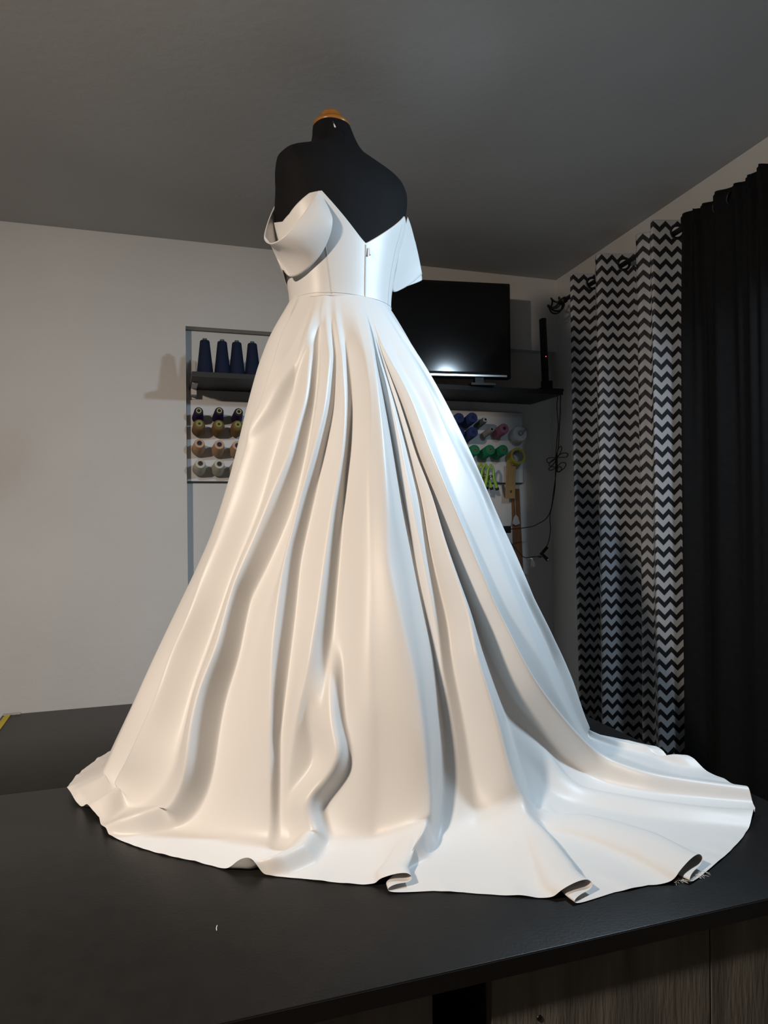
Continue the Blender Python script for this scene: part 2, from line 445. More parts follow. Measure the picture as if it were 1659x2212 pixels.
FOLDS = dict(
 A=[(627,662,0),(600,700,8),(563,775,14),(515,900,18),(458,1070,20),(408,1230,22),(354,1380,24),(285,1520,26),(243,1610,26),(214,1680,20),(160,1706,12),(146,1712,6)],
 L1v=[(640,665,0),(613,705,0),(585,800,0),(540,905,0),(505,1002,0),(463,1107,0),(415,1240,2),(380,1322,0),(335,1411,0),(305,1496,0),(255,1623,0),(232,1674,0),(205,1712,0),(165,1738,0)],
 L1r=[(645,665,0),(620,705,8),(598,790,14),(560,905,20),(527,1002,26),(487,1107,32),(437,1240,36),(405,1322,40),(365,1411,42),(338,1496,42),(284,1623,38),(255,1674,30),(230,1716,22),(202,1735,15),(180,1748,8)],
 L2v=[(668,668,0),(655,740,0),(632,860,0),(590,1000,0),(563,1100,0),(508,1230,0),(482,1307,0),(448,1402,0),(418,1481,0),(395,1580,0),(375,1660,0),(345,1705,0),(275,1745,0),(235,1775,0)],
 L2r=[(676,668,0),(672,760,7),(667,857,14),(646,915,18),(626,984,24),(595,1063,30),(548,1164,36),(515,1233,40),(494,1307,42),(465,1402,45),(434,1481,48),(418,1560,50),(405,1633,48),(397,1690,40),(380,1715,34),(298,1753,24),(250,1780,15),(217,1803,5)],
 V2=[(690,668,0),(690,760,0),(682,870,4),(662,990,8),(632,1100,12),(580,1220,14),(505,1357,8),(490,1465,0),(470,1575,0),(463,1639,0),(452,1702,0),(428,1756,0),(348,1791,0),(263,1800,0),(225,1806,0)],
 P=[(697,668,0),(697,800,8),(670,980,14),(625,1180,20),(560,1357,22),(535,1465,16),(525,1600,14),(505,1740,8),(475,1800,3),(430,1850,0)],
 R2=[(703,668,0),(715,760,8),(703,880,15),(682,965,20),(649,1070,25),(616,1182,28),(602,1275,30),(588,1401,30),(585,1560,26),(592,1720,18),(585,1790,8),(560,1850,0)],
 V3=[(712,668,0),(728,760,0),(722,880,0),(703,965,0),(664,1146,0),(650,1212,0),(637,1338,0),(618,1496,0),(602,1607,2),(602,1700,2),(603,1800,0),(580,1860,0)],
 R3=[(724,668,0),(738,760,6),(746,880,12),(743,965,16),(716,1110,20),(702,1212,22),(690,1307,24),(671,1402,26),(646,1528,24),(630,1623,14),(617,1720,6),(610,1800,0),(590,1870,0)],
 V4=[(735,668,0),(750,760,0),(762,853,0),(747,1020,0),(729,1240,0),(716,1395,0),(705,1465,0),(702,1544,0),(702,1648,0),(690,1740,0),(665,1820,0),(640,1880,0)],
 R4c=[(765,668,0),(785,760,10),(797,870,18),(793,1040,26),(798,1240,34),(800,1400,36),(803,1550,34),(812,1700,22),(810,1800,8),(790,1890,0)],
 R4=[(785,672,0),(800,760,10),(812,860,18),(825,965,26),(836,1110,34),(838,1212,40),(865,1338,46),(899,1465,50),(915,1591,50),(929,1718,42),(931,1800,28),(895,1860,10),(862,1900,0)],
 V5=[(792,676,0),(808,760,0),(830,860,0),(850,965,0),(875,1100,0),(893,1180,0),(915,1290,0),(936,1401,0),(950,1500,0),(960,1620,0),(952,1740,0),(942,1815,0),(912,1872,0),(880,1912,0)],
 R5=[(796,680,0),(812,760,2),(840,860,6),(861,965,10),(880,1095,14),(897,1190,14),(922,1285,14),(938,1380,12),(962,1480,8),(985,1600,6),(990,1700,4),(985,1800,2),(970,1900,0)],
 V5b=[(799,684,0),(816,760,0),(850,860,0),(885,985,0),(911,1079,0),(927,1174,0),(948,1269,2),(967,1348,4),(984,1443,6),(1005,1560,8),(1025,1700,6),(1040,1820,3),(1060,1930,0)],
 R6=[(802,690,0),(820,760,2),(858,860,5),(893,985,12),(925,1092,24),(950,1168,34),(975,1247,42),(1004,1332,50),(1026,1411,54),(1048,1484,56),(1067,1538,56),(1083,1595,54),(1102,1649,50),(1116,1696,44),(1131,1724,34),(1159,1800,18),(1199,1867,6),(1226,1912,0)],
 V6=[(805,700,0),(822,760,0),(862,860,0),(897,985,0),(930,1088,0),(957,1158,0),(988,1247,0),(1024,1340,0),(1058,1440,0),(1085,1520,0),(1110,1600,0),(1138,1690,0),(1155,1745,0),(1190,1815,0),(1225,1875,0),(1252,1922,0)],
 V6e=[(807,707,0),(826,770,0),(865,864,0),(900,990,0),(932,1089,0),(958,1162,0),(982,1230,0),(1006,1290,0),(1036,1360,0),(1066,1430,0),(1104,1500,0),(1148,1552,0),(1192,1602,0),(1237,1646,0),(1290,1682,0),(1397,1712,1),(1516,1724,1),(1622,1733,1)],
 R7=[(810,715,0),(834,790,8),(862,860,14),(888,950,22),(905,1005,28),(937,1090,36),(962,1155,42),(988,1212,46),(1017,1280,50),(1045,1340,52),(1076,1408,54),(1120,1478,54),(1165,1520,52),(1212,1568,48),(1258,1609,44),(1305,1648,38),(1397,1688,28),(1516,1700,24),(1618,1708,22)],
 V7=[(825,700,0),(862,790,6),(905,880,12),(955,1000,22),(1005,1130,34),(1060,1300,36),(1092,1373,30),(1130,1443,24),(1195,1535,14),(1255,1596,8),(1320,1630,2),(1400,1660,0),(1500,1680,0),(1570,1694,0)],
 P8=[(835,690,0),(893,800,12),(955,930,24),(1020,1060,34),(1078,1200,42),(1122,1310,44),(1165,1420,38),(1212,1520,28),(1250,1580,16),(1300,1612,6),(1400,1640,0)],
 V8=[(842,690,0),(905,800,6),(968,930,14),(1030,1060,20),(1095,1200,24),(1140,1313,18),(1190,1420,12),(1240,1530,4),(1268,1590,0),(1320,1612,0),(1420,1634,0)],
 R8=[(848,690,0),(930,820,14),(1010,980,26),(1060,1080,32),(1110,1190,36),(1150,1290,38),(1200,1400,38),(1240,1510,36),(1270,1585,26),(1340,1605,14),(1430,1625,10)],
)
FG = dict(A=1.2, L1r=1.25, L2r=1.3, V2=.4, P=1.0, R2=1.2, R3=1.25, R4c=1.15, R4=1.2, R5=1.3, R6=1.15, R7=1.1)
LN = {}
for k, v in FOLDS.items():
    GAIN[0] = FG.get(k, 1.0); LN[k] = line(v)
GAIN[0] = 1.0
nrow = len(VV)
names = list(FOLDS)
ths = np.stack([LN[k][0] for k in names], 1); ds = np.stack([LN[k][1] for k in names], 1)
ths[:, 1] = ths[:, 0] + .68 * (ths[:, 2] - ths[:, 0])
# keep the fold lines in order with a small gap
for i in range(1, len(names)):
    ths[:, i] = np.maximum(ths[:, i], ths[:, i - 1] + .35)
# folds at the back, out of sight
nb = 14
t0 = ths[:, -1]; t1 = ths[:, 0] + 360
bk = np.stack([t0 + (t1 - t0) * (i + 1) / (nb + 1) for i in range(nb)], 1)
amp = np.clip(VV / VC, 0, 1) * np.clip((1.02 - VV) / .2, .25, 1) * .032
bd = np.stack([amp * (i % 2) * (0.7 + .3 * math.sin(i * 2.3)) for i in range(nb)], 1)
AT = np.concatenate([ths, bk], 1); AD = np.concatenate([ds, bd], 1)
H = np.zeros((nrow, len(TH)))
for r in range(nrow):
    ta = np.concatenate([AT[r] - 360, AT[r], AT[r] + 360]); da = np.tile(AD[r], 3)
    q = TH
    k = np.clip(np.searchsorted(ta, q, side='right') - 1, 0, len(ta) - 2)
    t = np.clip((q - ta[k]) / np.maximum(ta[k + 1] - ta[k], 1e-6), 0, 1)
    s = .55 * t + .45 * t * t * (3 - 2 * t)
    H[r] = da[k] * (1 - s) + da[k + 1] * s
# local folds that start part of the way down
R0, Z0 = prof(TH[None, :], VV[:, None])
TAN = np.zeros_like(H)
def bump(x): return np.where(np.abs(x) < 1, (1 - x * x)**2, 0)
def add_local(pts, wl, wr):
    """extra ridge: pts (px, py, height mm), widths in metres left/right of the crest"""
    th, d, va, vb = line(pts, 17)
    for r in range(nrow):
        a = (TH - th[r] + 180) % 360 - 180
        rr = R0[r, int(np.argmin(np.abs(a)))]
        x = np.radians(a) * rr
        b = np.where(x < 0, bump(x / wl), bump(x / wr))
        H[r] += d[r] * b
def add_lean(name, samples, wid):
    """tip the crest of a fold sideways: samples (v, metres)"""
    th = ths[:, names.index(name)]
    s = np.interp(VV, [p[0] for p in samples], [p[1] for p in samples])
    for r in range(nrow):
        a = (TH - th[r] + 180) % 360 - 180
        rr = R0[r, int(np.argmin(np.abs(a)))]
        TAN[r] += s[r] * bump(np.radians(a) * rr / wid)
add_local([(713,1300,0),(714,1395,4),(712,1440,16),(710,1496,28),(714,1560,36),(727,1623,40),(724,1655,40),(685,1705,38),(660,1734,34),(668,1765,32),(680,1794,30),(652,1825,27),(588,1848,24),(522,1858,22)], .045, .026)
add_local([(695,672,2),(668,720,6),(642,780,8),(616,835,8),(592,900,6),(560,980,3),(530,1060,0)], .032, .018)
add_local([(1110,1560,0),(1160,1622,4),(1191,1645,10),(1238,1688,14),(1298,1708,15),(1397,1724,15),(1516,1740,15),(1628,1748,15)], .05, .035)
add_local([(1262,1580,0),(1278,1608,10),(1350,1619,18),(1443,1628,18)], .04, .02)
# flat z-pleats where the folds run out on the table
PLQ = np.array([-.060, -.045, -.032, -.023, -.013, -.004, .003, .009, .018, .028, .033, .038, .050, .060])
PLX = np.array([-.060, -.045, -.030, -.020, .004, .023, .031, .024, .004, -.010, -.013, -.004, .030, .060])
PLZ = np.array([0, .0005, .0035, .0125, .0200, .0210, .0140, .0085, .0078, .0060, .0030, .0008, .0004, 0])
qd = np.linspace(-.06, .06, 400)
plc = catmull(np.stack([PLQ, PLX, PLZ], -1), 30)
def add_pleat(pts, ramp, size=1.0):
    th, d_, va, vb = line(pts)
    wv = np.interp(VV, ramp[0], ramp[1])
    for r in range(nrow):
        if wv[r] <= 0: continue
        a = (TH - th[r] + 180) % 360 - 180
        rr = R0[r, int(np.argmin(np.abs(a)))]
        x = np.radians(a) * rr / size
        mk = np.abs(x) < .06
        order_ = np.argsort(plc[:, 0])
        X_ = np.interp(x, plc[order_, 0], plc[order_, 1]); Z_ = np.interp(x, plc[order_, 0], plc[order_, 2])
        TAN[r] += np.where(mk, (X_ - x) * wv[r] * size, 0)
        HP[r] += np.where(mk, Z_ * wv[r] * size, 0)
HP = np.zeros_like(H)
RP = ([0, .82, .93, 1], [0, 0, 1, 1])
add_pleat([(929, 1718, 0), (925, 1800, 0), (880, 1860, 0), (843, 1900, 0)], ([0, .80, .97, 1], [0, 0, 1, 1]), .9)
add_pleat([(1116, 1696, 0), (1131, 1730, 0), (1152, 1800, 0), (1187, 1867, 0), (1212, 1920, 0)], ([0, .80, .95, 1], [0, 0, 1, 1]), 1.0)
add_pleat([(1120, 1690, 0), (1151, 1746, 0), (1310, 1812, 0), (1400, 1850, 0), (1470, 1890, 0)], ([0, .75, .83, .93, 1], [0, 0, .8, 1, 1]), 1.25)
# hem ripple
hemw = np.clip((VV - .93) / .07, 0, 1)[:, None]
rip = np.zeros_like(TH)
for f, a in ((61, .5), (97, .35), (143, .25), (31, .4)):
    rip += a * np.sin(np.radians(TH) * f + f)
H += hemw * .0022 * np.maximum(rip, 0)[None, :]
# smooth slightly
def smooth(A, n=1):
    for _ in range(n):
        A = (np.roll(A, 1, 1) + 2 * A + np.roll(A, -1, 1)) / 4
        B = A.copy(); B[1:-1] = (A[:-2] + 2 * A[1:-1] + A[2:]) / 4; A = B
    return A
H = smooth(H, 14) + smooth(HP, 1); TAN = smooth(TAN, 1)
dr = np.gradient(R0, VV, axis=0); dz = np.gradient(Z0, VV, axis=0)
ln = np.sqrt(dr**2 + dz**2); nr, nz = -dz / ln, dr / ln
Rr = R0 + H * nr + .0008 * rip[None, :] * hemw
Zr = np.maximum(Z0, 0) + H * nz + .0015
t = np.radians(TH)[None, :]
SK = np.stack([Rr * np.cos(t) - TAN * np.sin(t), Rr * np.sin(t) + TAN * np.cos(t), Zr], -1)
skirt = fast_grid('skirt', SK, SATIN, gown, wrap=True)

# ---- bodice
NA = 360
ba = np.linspace(0, 360, NA, endpoint=False)
TOPA = np.array([-40, -18, 0, 20, 45, 90, 135, 160, 180, 195, 210, 222, 270, 318, 342, 360])
TOPZ = np.array([1.293, 1.27, 1.25, 1.26, 1.30, 1.25, 1.30, 1.26, 1.245, 1.255, 1.29, 1.30, 1.190, 1.295, 1.27, 1.25])
order = np.argsort(TOPA % 360)
def ztop(a):
    A_ = np.array([0, 20, 45, 90, 135, 160, 180, 192, 208, 219, 231, 270, 316, 342, 360.]); Z_ = np.array([1.25, 1.26, 1.30, 1.25, 1.30, 1.255, 1.238, 1.246, 1.268, 1.284, 1.290, 1.190, 1.296, 1.275, 1.25])
    return np.interp(a, A_, Z_)
zt = ztop(ba)
rows = np.linspace(0, 1, 60)
ZB = (WZ - .012) + rows[:, None] * (zt[None, :] - (WZ - .012))
GB = torso(np.radians(ba)[None, :] + 0 * ZB, ZB, .0045)
edge = torso(np.radians(ba), zt, .0012)[None]
fast_grid('bodice', np.concatenate([GB, edge]), SATIN, gown, wrap=True)
SEAMM = mat('seam_shadow_thread', (0.62, 0.60, 0.58), 0.7)
def on_bodice(a, z, off=.0047): return torso(math.radians(a), z, off)
for a0, a1, z0, z1 in ((234, 228, 1.062, 1.27), (306, 312, 1.062, 1.27)):
    MB().tube([on_bodice(a0 + (a1 - a0) * k / 20, z0 + (z1 - z0) * k / 20) for k in range(21)], .0005, 6).build('seam', SEAMM, gown, smooth=True)
MB().tube([on_bodice(a, WZ - .004, .0048) for a in range(0, 360, 4)], .0008, 6, closed=True).build('waist_seam', SATIN, gown, smooth=True)
zp = [on_bodice(270, 1.186 - k * (1.186 - 1.06) / 20, .0048) for k in range(21)]
zip_ = MB().tube(zp, .0013, 6).build('zipper', mat('zipper_tape', (.42, .42, .43), .6), gown, smooth=True)
pl = on_bodice(272, 1.180, .007)
MB().tube([pl, pl + np.array([.001, 0, -.012]), pl + np.array([.002, 0, -.018])], [.0012, .0016, .0024], 8).build('zipper_pull', mat('pale_enamel', (.7, .7, .72), .3), zip_, smooth=True)

# ---- draped off-shoulder sleeves: upper edge and lower edge as 3D curves
def sleeve(upper, lower, n=14, rowsn=26, belly=0.008, thick=.0022):
    U = catmull([plocal(*p) for p in upper], n); L = catmull([plocal(*p) for p in lower], n)
    m_ = min(len(U), len(L))
    def res(C):
        s = np.concatenate([[0], np.cumsum(np.linalg.norm(np.diff(C, axis=0), axis=1))]); s /= s[-1]
        q = np.linspace(0, 1, 90); return np.stack([np.interp(q, s, C[:, k]) for k in range(3)], -1)
    U, L = res(U), res(L)
    c = (U.mean(0) + L.mean(0)) / 2
    k = np.linspace(0, 1, rowsn)[:, None, None]
    G_ = U[None] * (1 - k) + L[None] * k
    cen = to_local(to_world(np.array([0, 0, 1.2])))
    outw = G_ - np.array([SL_C[0], SL_C[1], 0]); outw[..., 2] = 0
    outw /= (np.linalg.norm(outw, axis=-1, keepdims=True) + 1e-9)
    q = np.linspace(0, 1, 90)
    G_ = G_ + outw * (np.sin(math.pi * k) * np.sin(math.pi * q)[None, :, None] ** .6 * belly)
    o_ = fast_grid('sleeve', G_, SATIN, gown)
    md = o_.modifiers.new('thickness', 'SOLIDIFY'); md.thickness = thick; md.offset = 0
    return o_
SL_C = plocal(660, 500, 1.62)
sleeve([(688, 412, 1.575), (668, 445, 1.545), (640, 482, 1.53), (612, 512, 1.53), (585, 526, 1.545), (571, 515, 1.58), (576, 488, 1.62), (588, 456, 1.665), (600, 433, 1.70)],
       [(691, 415, 1.58), (712, 455, 1.562), (718, 478, 1.56), (711, 512, 1.565), (690, 553, 1.575), (657, 587, 1.59), (628, 598, 1.605), (611, 583, 1.605), (614, 602, 1.65), (620, 620, 1.68), (624, 632, 1.70)])
SL_C = plocal(830, 540, 1.76)
sleeve([(880, 469, 1.765), (887, 488, 1.79), (896, 522, 1.82), (905, 560, 1.845), (911, 592, 1.86), (905, 560, 1.90), (896, 520, 1.93)],
       [(879, 474, 1.755), (872, 505, 1.755), (862, 545, 1.755), (855, 580, 1.76), (848, 629, 1.775), (880, 618, 1.82), (910, 606, 1.88), (905, 600, 1.93)], belly=.006)
# bow-like lower loop seen below the near sleeve

# ------------------------------------------------------------------ curtain rod, chevron curtain, black curtain
RODZ = 2.405; ROFF = 0.12
def rod_pt(y, o=0.0): return np.array([wall_right_x(y) - ROFF - o, y, RODZ])
IRON = mat('wrought_iron_black', (0.012, 0.012, 0.013), 0.45, 0.5, metal=0.3)
rod = empty('curtain_rod', rod_pt(2.0)); tag(rod, 'black iron curtain rod with open cage finial along the right wall', 'curtain rod')
rb = rod_pt(2.0)
MB().tube([rod_pt(2.735) - rb, rod_pt(1.8) - rb, rod_pt(0.0) - rb], .0095, 14).build('rod', IRON, rod, smooth=True)
MB().tube([rod_pt(2.74) - rb, rod_pt(2.70) - rb], .014, 14).build('collar', IRON, rod, smooth=True)
fc = rod_pt(2.785) - rb
for k in range(5):
    a0 = k * 2 * math.pi / 5; pts = []
    for i in range(15):
        t = i / 14; rr = .034 * math.sin(math.pi * t) + .004; an = a0 + 2.0 * t
        pts.append(fc + np.array([rr * math.cos(an), .045 - .09 * t, rr * math.sin(an)]))
    MB().tube(pts, .0042, 8).build('finial_wire', IRON, rod, smooth=True)
MB().lathe([(0, -.01), (.009, -.004), (.009, .004), (0, .01)], 12).build('finial_tip', IRON, rod, smooth=True).location = fc + np.array([0, .048, 0])
for y in (2.66, 0.25):
    p = rod_pt(y) - rb
    MB().tube([p, p + np.array([ROFF - .001, 0, 0])], .007, 10).build('rod_bracket', IRON, rod, smooth=True)

def chevron_material():
    m = bpy.data.materials.new('chevron_cloth'); m.use_nodes = True; nt = m.node_tree; b = nt.nodes['Principled BSDF']
    b.inputs['Roughness'].default_value = .6; b.inputs['Specular IOR Level'].default_value = .35
    uv = nt.nodes.new('ShaderNodeUVMap'); sp = nt.nodes.new('ShaderNodeSeparateXYZ'); nt.links.new(uv.outputs[0], sp.inputs[0])
    def math_(op, a, b_=None):
        n = nt.nodes.new('ShaderNodeMath'); n.operation = op
        for i, x in enumerate((a, b_)):
            if x is None: continue
            if isinstance(x, (int, float)): n.inputs[i].default_value = x
            else: nt.links.new(x, n.inputs[i])
        return n.outputs[0]
    tri = math_('PINGPONG', sp.outputs[0], .0215)
    t = math_('ADD', sp.outputs[1], math_('MULTIPLY', tri, .98))
    fr = math_('FRACT', math_('DIVIDE', t, .0425))
    sel = math_('LESS_THAN', fr, .46)
    mx = nt.nodes.new('ShaderNodeMix'); mx.data_type = 'RGBA'
    mx.inputs[6].default_value = (.35, .35, .36, 1); mx.inputs[7].default_value = (.006, .006, .008, 1)
    nt.links.new(sel, mx.inputs[0]); nt.links.new(mx.outputs[2], b.inputs['Base Color'])
    return m
CHEV = chevron_material()
# plan of the pleats: (offset from the rod towards the room, y)
def room_off(px, y):
    d = ray(px, 900); return wall_right_x(y) - ROFF - d[0] / d[1] * y
plan = [(.015, 2.600), (.045, 2.560), (room_off(1237, 2.515), 2.515), (.075, 2.498), (0, 2.476), (-.066, 2.452), (-.070, 2.425), (0.0, 2.380), (.070, 2.335), (room_off(1289, 2.292), 2.292), (.090, 2.272), (0, 2.250), (-.062, 2.215),
        (-.066, 2.180), (-.01, 2.135), (.040, 2.105), (room_off(1383, 2.075), 2.075), (.030, 2.045), (.050, 2.010), (room_off(1411, 1.978), 1.978), (.080, 1.960), (0, 1.938), (-.050, 1.912), (-.062, 1.895)]
PC = catmull([(o_, y_, 0) for o_, y_ in plan], 16)
dd = np.concatenate([[0], np.cumsum(np.linalg.norm(np.diff(PC, axis=0), axis=1))])
nu = int(dd[-1] / .004); us = np.linspace(0, dd[-1], nu)
PO = np.interp(us, dd, PC[:, 0]); PY = np.interp(us, dd, PC[:, 1])
zr = np.concatenate([np.linspace(RODZ + .040, RODZ - .040, 21), np.linspace(RODZ - .045, .04, 70)[0:]])
chev = empty('chevron_curtain', (wall_right_x(2.2) - ROFF, 2.2, .04)); tag(chev, 'black and white chevron curtain hanging on grommets at the right wall', 'curtain')
cbase = np.array(chev.location)
rows_ = []; uvs = []
for z in zr:
    drop = (RODZ - z) / RODZ
    ampf = 1 - .18 * drop + .05 * np.sin(us * 9 + drop * 3)
    off = PO * ampf + .006 * np.sin(us * 17 + drop * 5) * drop
    yy = PY + .012 * np.sin(us * 11 + 2 + drop * 2.5) * drop
    rows_.append(np.stack([wall_right_x(yy) - ROFF - off, yy, np.full_like(us, z)], -1) - cbase)
    uvs.append(np.stack([us, np.full_like(us, z)], -1))
co = fast_grid('curtain_cloth', np.array(rows_), CHEV, chev, uv=np.array(uvs))
# grommets where the cloth crosses the rod
cross = [i for i in range(1, nu) if PO[i - 1] * PO[i] <= 0 and abs(PO[i] - PO[i - 1]) > 1e-6]
bm = bmesh.new(); bm.from_mesh(co.data); kill = []
cpos = [np.array([wall_right_x(PY[i]) - ROFF, PY[i], RODZ]) - cbase for i in cross]
for f in bm.faces:
    c = np.array(f.calc_center_median())
    if abs(c[2] - (RODZ - cbase[2])) < .05 and any(np.linalg.norm(c - p) < .0195 for p in cpos): kill.append(f)
bmesh.ops.delete(bm, geom=kill, context='FACES'); bm.to_mesh(co.data); bm.free()
for i, p in zip(cross, cpos):
    g = MB().lathe([(.017 + .0055 * (1 + math.cos(t)) - .0, .0035 * math.sin(t)) for t in np.linspace(0, 2 * math.pi, 11)[:-1]], 28, closed=True).build('grommet', DKMETAL, chev, smooth=True)
    tg = rows_[10][min(i + 1, nu - 1)] - rows_[10][i - 1]; nrm_ = Vector((tg[1], -tg[0], 0)).normalized()
    g.location = p; g.rotation_euler = nrm_.to_track_quat('Z', 'Y').to_euler()
sol = co.modifiers.new('thickness', 'SOLIDIFY'); sol.thickness = .0012

blk = empty('black_curtain', (wall_right_x(1.0) - ROFF, 1.0, .04)); tag(blk, 'plain black gathered curtain with ruffled top beside the chevron curtain', 'curtain')
bb = np.array(blk.location)
ys_ = np.linspace(1.885, 0.10, 900)
zr = np.concatenate([np.linspace(RODZ + .024, RODZ - .03, 12), np.linspace(RODZ - .035, .04, 50)])
ph = np.cumsum(.25 + .5 * np.abs(np.sin(ys_ * 13)) + .25 * np.sin(ys_ * 41)**2) * (ys_[0] - ys_[1]) * 2 * math.pi / .040
rows_ = []
for z in zr:
    drop = (RODZ - z) / RODZ
    fine = .012 * np.sin(ph) * math.exp(-max(drop, 0) * 4)
    big = (.020 + .012 * np.sin(ys_ * 7)) * np.sin(ys_ * 2 * math.pi / .13 + .8 * np.sin(ys_ * 9)) * (1 - math.exp(-max(drop, 0) * 6))
    off = .016 + fine + big
    zz_ = np.full_like(ys_, z)
    if z > RODZ - .02: zz_ = zz_ + .012 * np.maximum(0, np.sin(ph * .37)) * ((z - RODZ + .02) / .044)
    if abs(z - RODZ) < .018: off = off + .006
    rows_.append(np.stack([wall_right_x(ys_) - ROFF - off, ys_, zz_], -1) - bb)
fast_grid('curtain_cloth', np.array(rows_), BLACKCLOTH, blk)
for k, yk in enumerate((1.74, 1.68, 1.60, 1.545, 1.47, 1.40)):
    pr = []
    for i in range(18):
        t = 2 * math.pi * i / 18
        pr.append(rod_pt(yk + .004 * math.sin(t * 2)) - bb + np.array([.021 * math.cos(t), 0, .021 * math.sin(t)]))
    MB().tube(pr, .0035, 6, closed=True).build('curtain_ring', IRON, blk, smooth=True)

# ------------------------------------------------------------------ shelf on the back wall
SHT = 2.012; SHB = 1.991; SHF = 2.764; SHX0, SHX1 = 0.118, 1.752
shelf = empty('long_shelf', ((SHX0 + SHX1) / 2, YN, SHB)); tag(shelf, 'long black wall shelf carrying the television and thread cones', 'shelf')
sb = np.array(shelf.location)
MB().box(SHX0 - sb[0], SHX1 - sb[0], SHF - YN, -0.0005, 0, SHT - SHB).build('shelf_board', SHELFB, shelf, bevel=.001)
for x in (0.124, 0.95):
    q = MB()
    q.box(x - sb[0], x + .022 - sb[0], -.004, -.0005, -.012, .125)
    q.box(x - sb[0], x + .022 - sb[0], -.18, -.0005, -.005, -.0003)
    q.box(x - sb[0], x + .022 - sb[0], -.06, -.0005, -.03, -.005)
    q.box(x - sb[0], x + .022 - sb[0], -.004, -.0005, -.040, -.012)
    q.build('shelf_bracket', WHITEB, shelf)

# thread cones standing on the shelf
CONEC = mat('navy_thread', (0.006, 0.012, 0.036), .75, .25, var=.12, vscale=3, bump=.25, bscale=40, stretch=(1, 1, 30))
CORE = mat('green_core', (0.045, 0.07, 0.055), .5)
def make_cone(loc):
    e = empty('thread_cone', loc)
    MB().lathe([(0.0, 0.0), (.031, 0), (.0318, .004), (.0185, .127), (.016, .131), (.010, .132)], 30).build('thread', CONEC, e, smooth=False)
    auto_smooth(e.children[0])
    MB().lathe([(.0085, .125), (.0085, .139), (.0065, .139), (.0065, .126)], 20).build('core_tube', CORE, e)
    return e
c0 = None
CN = [('first navy thread cone on the black shelf, standing at its open end beside the bracket', 443), ('second navy thread cone from the open end of the black shelf', 480.5), ('third navy thread cone from the open end of the black shelf', 512), ('fourth navy thread cone on the shelf, half hidden next to the gown', 545.5)]
for lab, px in CN:
    p = ony(px, 805, SHF + .045); loc = (p[0], p[1], SHT + .0005)
    if c0 is None: c0 = make_cone(loc); e = c0
    else: e = copy_thing(c0); e.location = loc
    tag(e, lab, 'thread cone', 'navy thread cones on the shelf')
# small dark box peeping out behind the skirt
p = ony(583, 800, SHF + .07)
e = empty('storage_box', (p[0], p[1], SHT + .0005)); tag(e, 'small dark box on the shelf mostly hidden behind the skirt', 'box')
MB().box(-.022, .022, -.03, .03, 0, .105).build('box_body', BLACKPL, e, bevel=.002)
MB().box(-.023, .023, -.031, .031, .1055, .112).build('box_lid', BLACKPL, e, bevel=.002)

# television
TVW, TVH = .735, .425
tv = empty('television', (1.500 - TVW / 2, 2.84, SHT + .0005), math.radians(-8)); tag(tv, 'black flat-screen television standing on the shelf behind the gown', 'television')
zb = .042
b_ = MB().box(-TVW / 2, TVW / 2, -.012, .030, zb, zb + TVH).build('bezel', BLACKPL, tv, bevel=.004); auto_smooth(b_)
MB().box(-TVW / 2 + .014, TVW / 2 - .014, -.0135, -.0122, zb + .026, zb + TVH - .014).build('screen', SCREEN, tv)
MB().box(-TVW / 2 + .02, TVW / 2 - .02, -.0145, -.0122, zb + .006, zb + .014).build('reflection_strip', STEEL, tv)  # bright strip added to imitate the reflection along the bottom of the set
MB().box(-TVW * .36, TVW * .36, .03, .055, zb + .06, zb + TVH - .08).build('rear_housing', BLACKPL, tv, bevel=.006)
for sx in (-1, 1):
    q = MB(); x = sx * TVW * .30
    q.box(x - .02, x + .02, -.012, .018, .010, zb + .002); q.box(x - .055, x + .055, -.07, .09, 0, .0095)
    q.build('foot', BLACKPL, tv)

# slim black upright device with red light
p = ony(1180, 838, 2.845)
dv = empty('upright_device', (p[0], p[1], SHT + .0005)); tag(dv, 'slim tall black upright device with a red light at the shelf end', 'device')
MB().box(-.065, .06, -.055, .055, 0, .012).build('base', BLACKPL, dv, bevel=.003)
MB().box(-.018, .024, -.02, .02, .0122, .055).build('base_socket', BLACKPL, dv, bevel=.004)
u_ = MB().box(-.014, .009, -.016, .016, .0552, .345).build('upright', BLACKPL, dv, bevel=.004); auto_smooth(u_); u_.rotation_euler = (0, math.radians(-2.2), 0)
led = MB().lathe([(0.0022, 0), (.0018, .0012), (0, .0016)], 10).build('indicator_light', mat('red_led', (1, .05, .05), .4, emit=3.0), dv)
led.location = (-.010, -.0165, .165); led.rotation_euler = (math.pi / 2, 0, 0)

# ------------------------------------------------------------------ white peg board with thread spools
BY = YN - .016
BX0, BX1, BZ0, BZ1 = 0.107, 1.695, 1.602, 1.945
board = empty('peg_board', ((BX0 + BX1) / 2, YN, BZ0)); tag(board, 'white peg board on the wall below the shelf holding thread spools', 'peg board')
bo = np.array(board.location)
MB().box(BX0 - bo[0], BX1 - bo[0], BY - YN, -.0006, 0, BZ1 - BZ0).build('board_panel', WHITEB, board, bevel=.001)
MB().box(BX0 - bo[0], BX1 - bo[0], BY - YN + .002, -.0006, -.004, -.0003).build('gap_shade', SHELFB, board)  # black strip stands in for the shaded gap under the board
TILT = math.radians(12); AXI = np.array([0, -math.cos(TILT), math.sin(TILT)])
AXQ = Vector(AXI).to_track_quat('Z', 'Y').to_euler()
def thread_mat(n, c): return mat('thread_' + n, c, .75, .25, var=.1, vscale=4, bump=.25, bscale=40, stretch=(1, 1, 30))
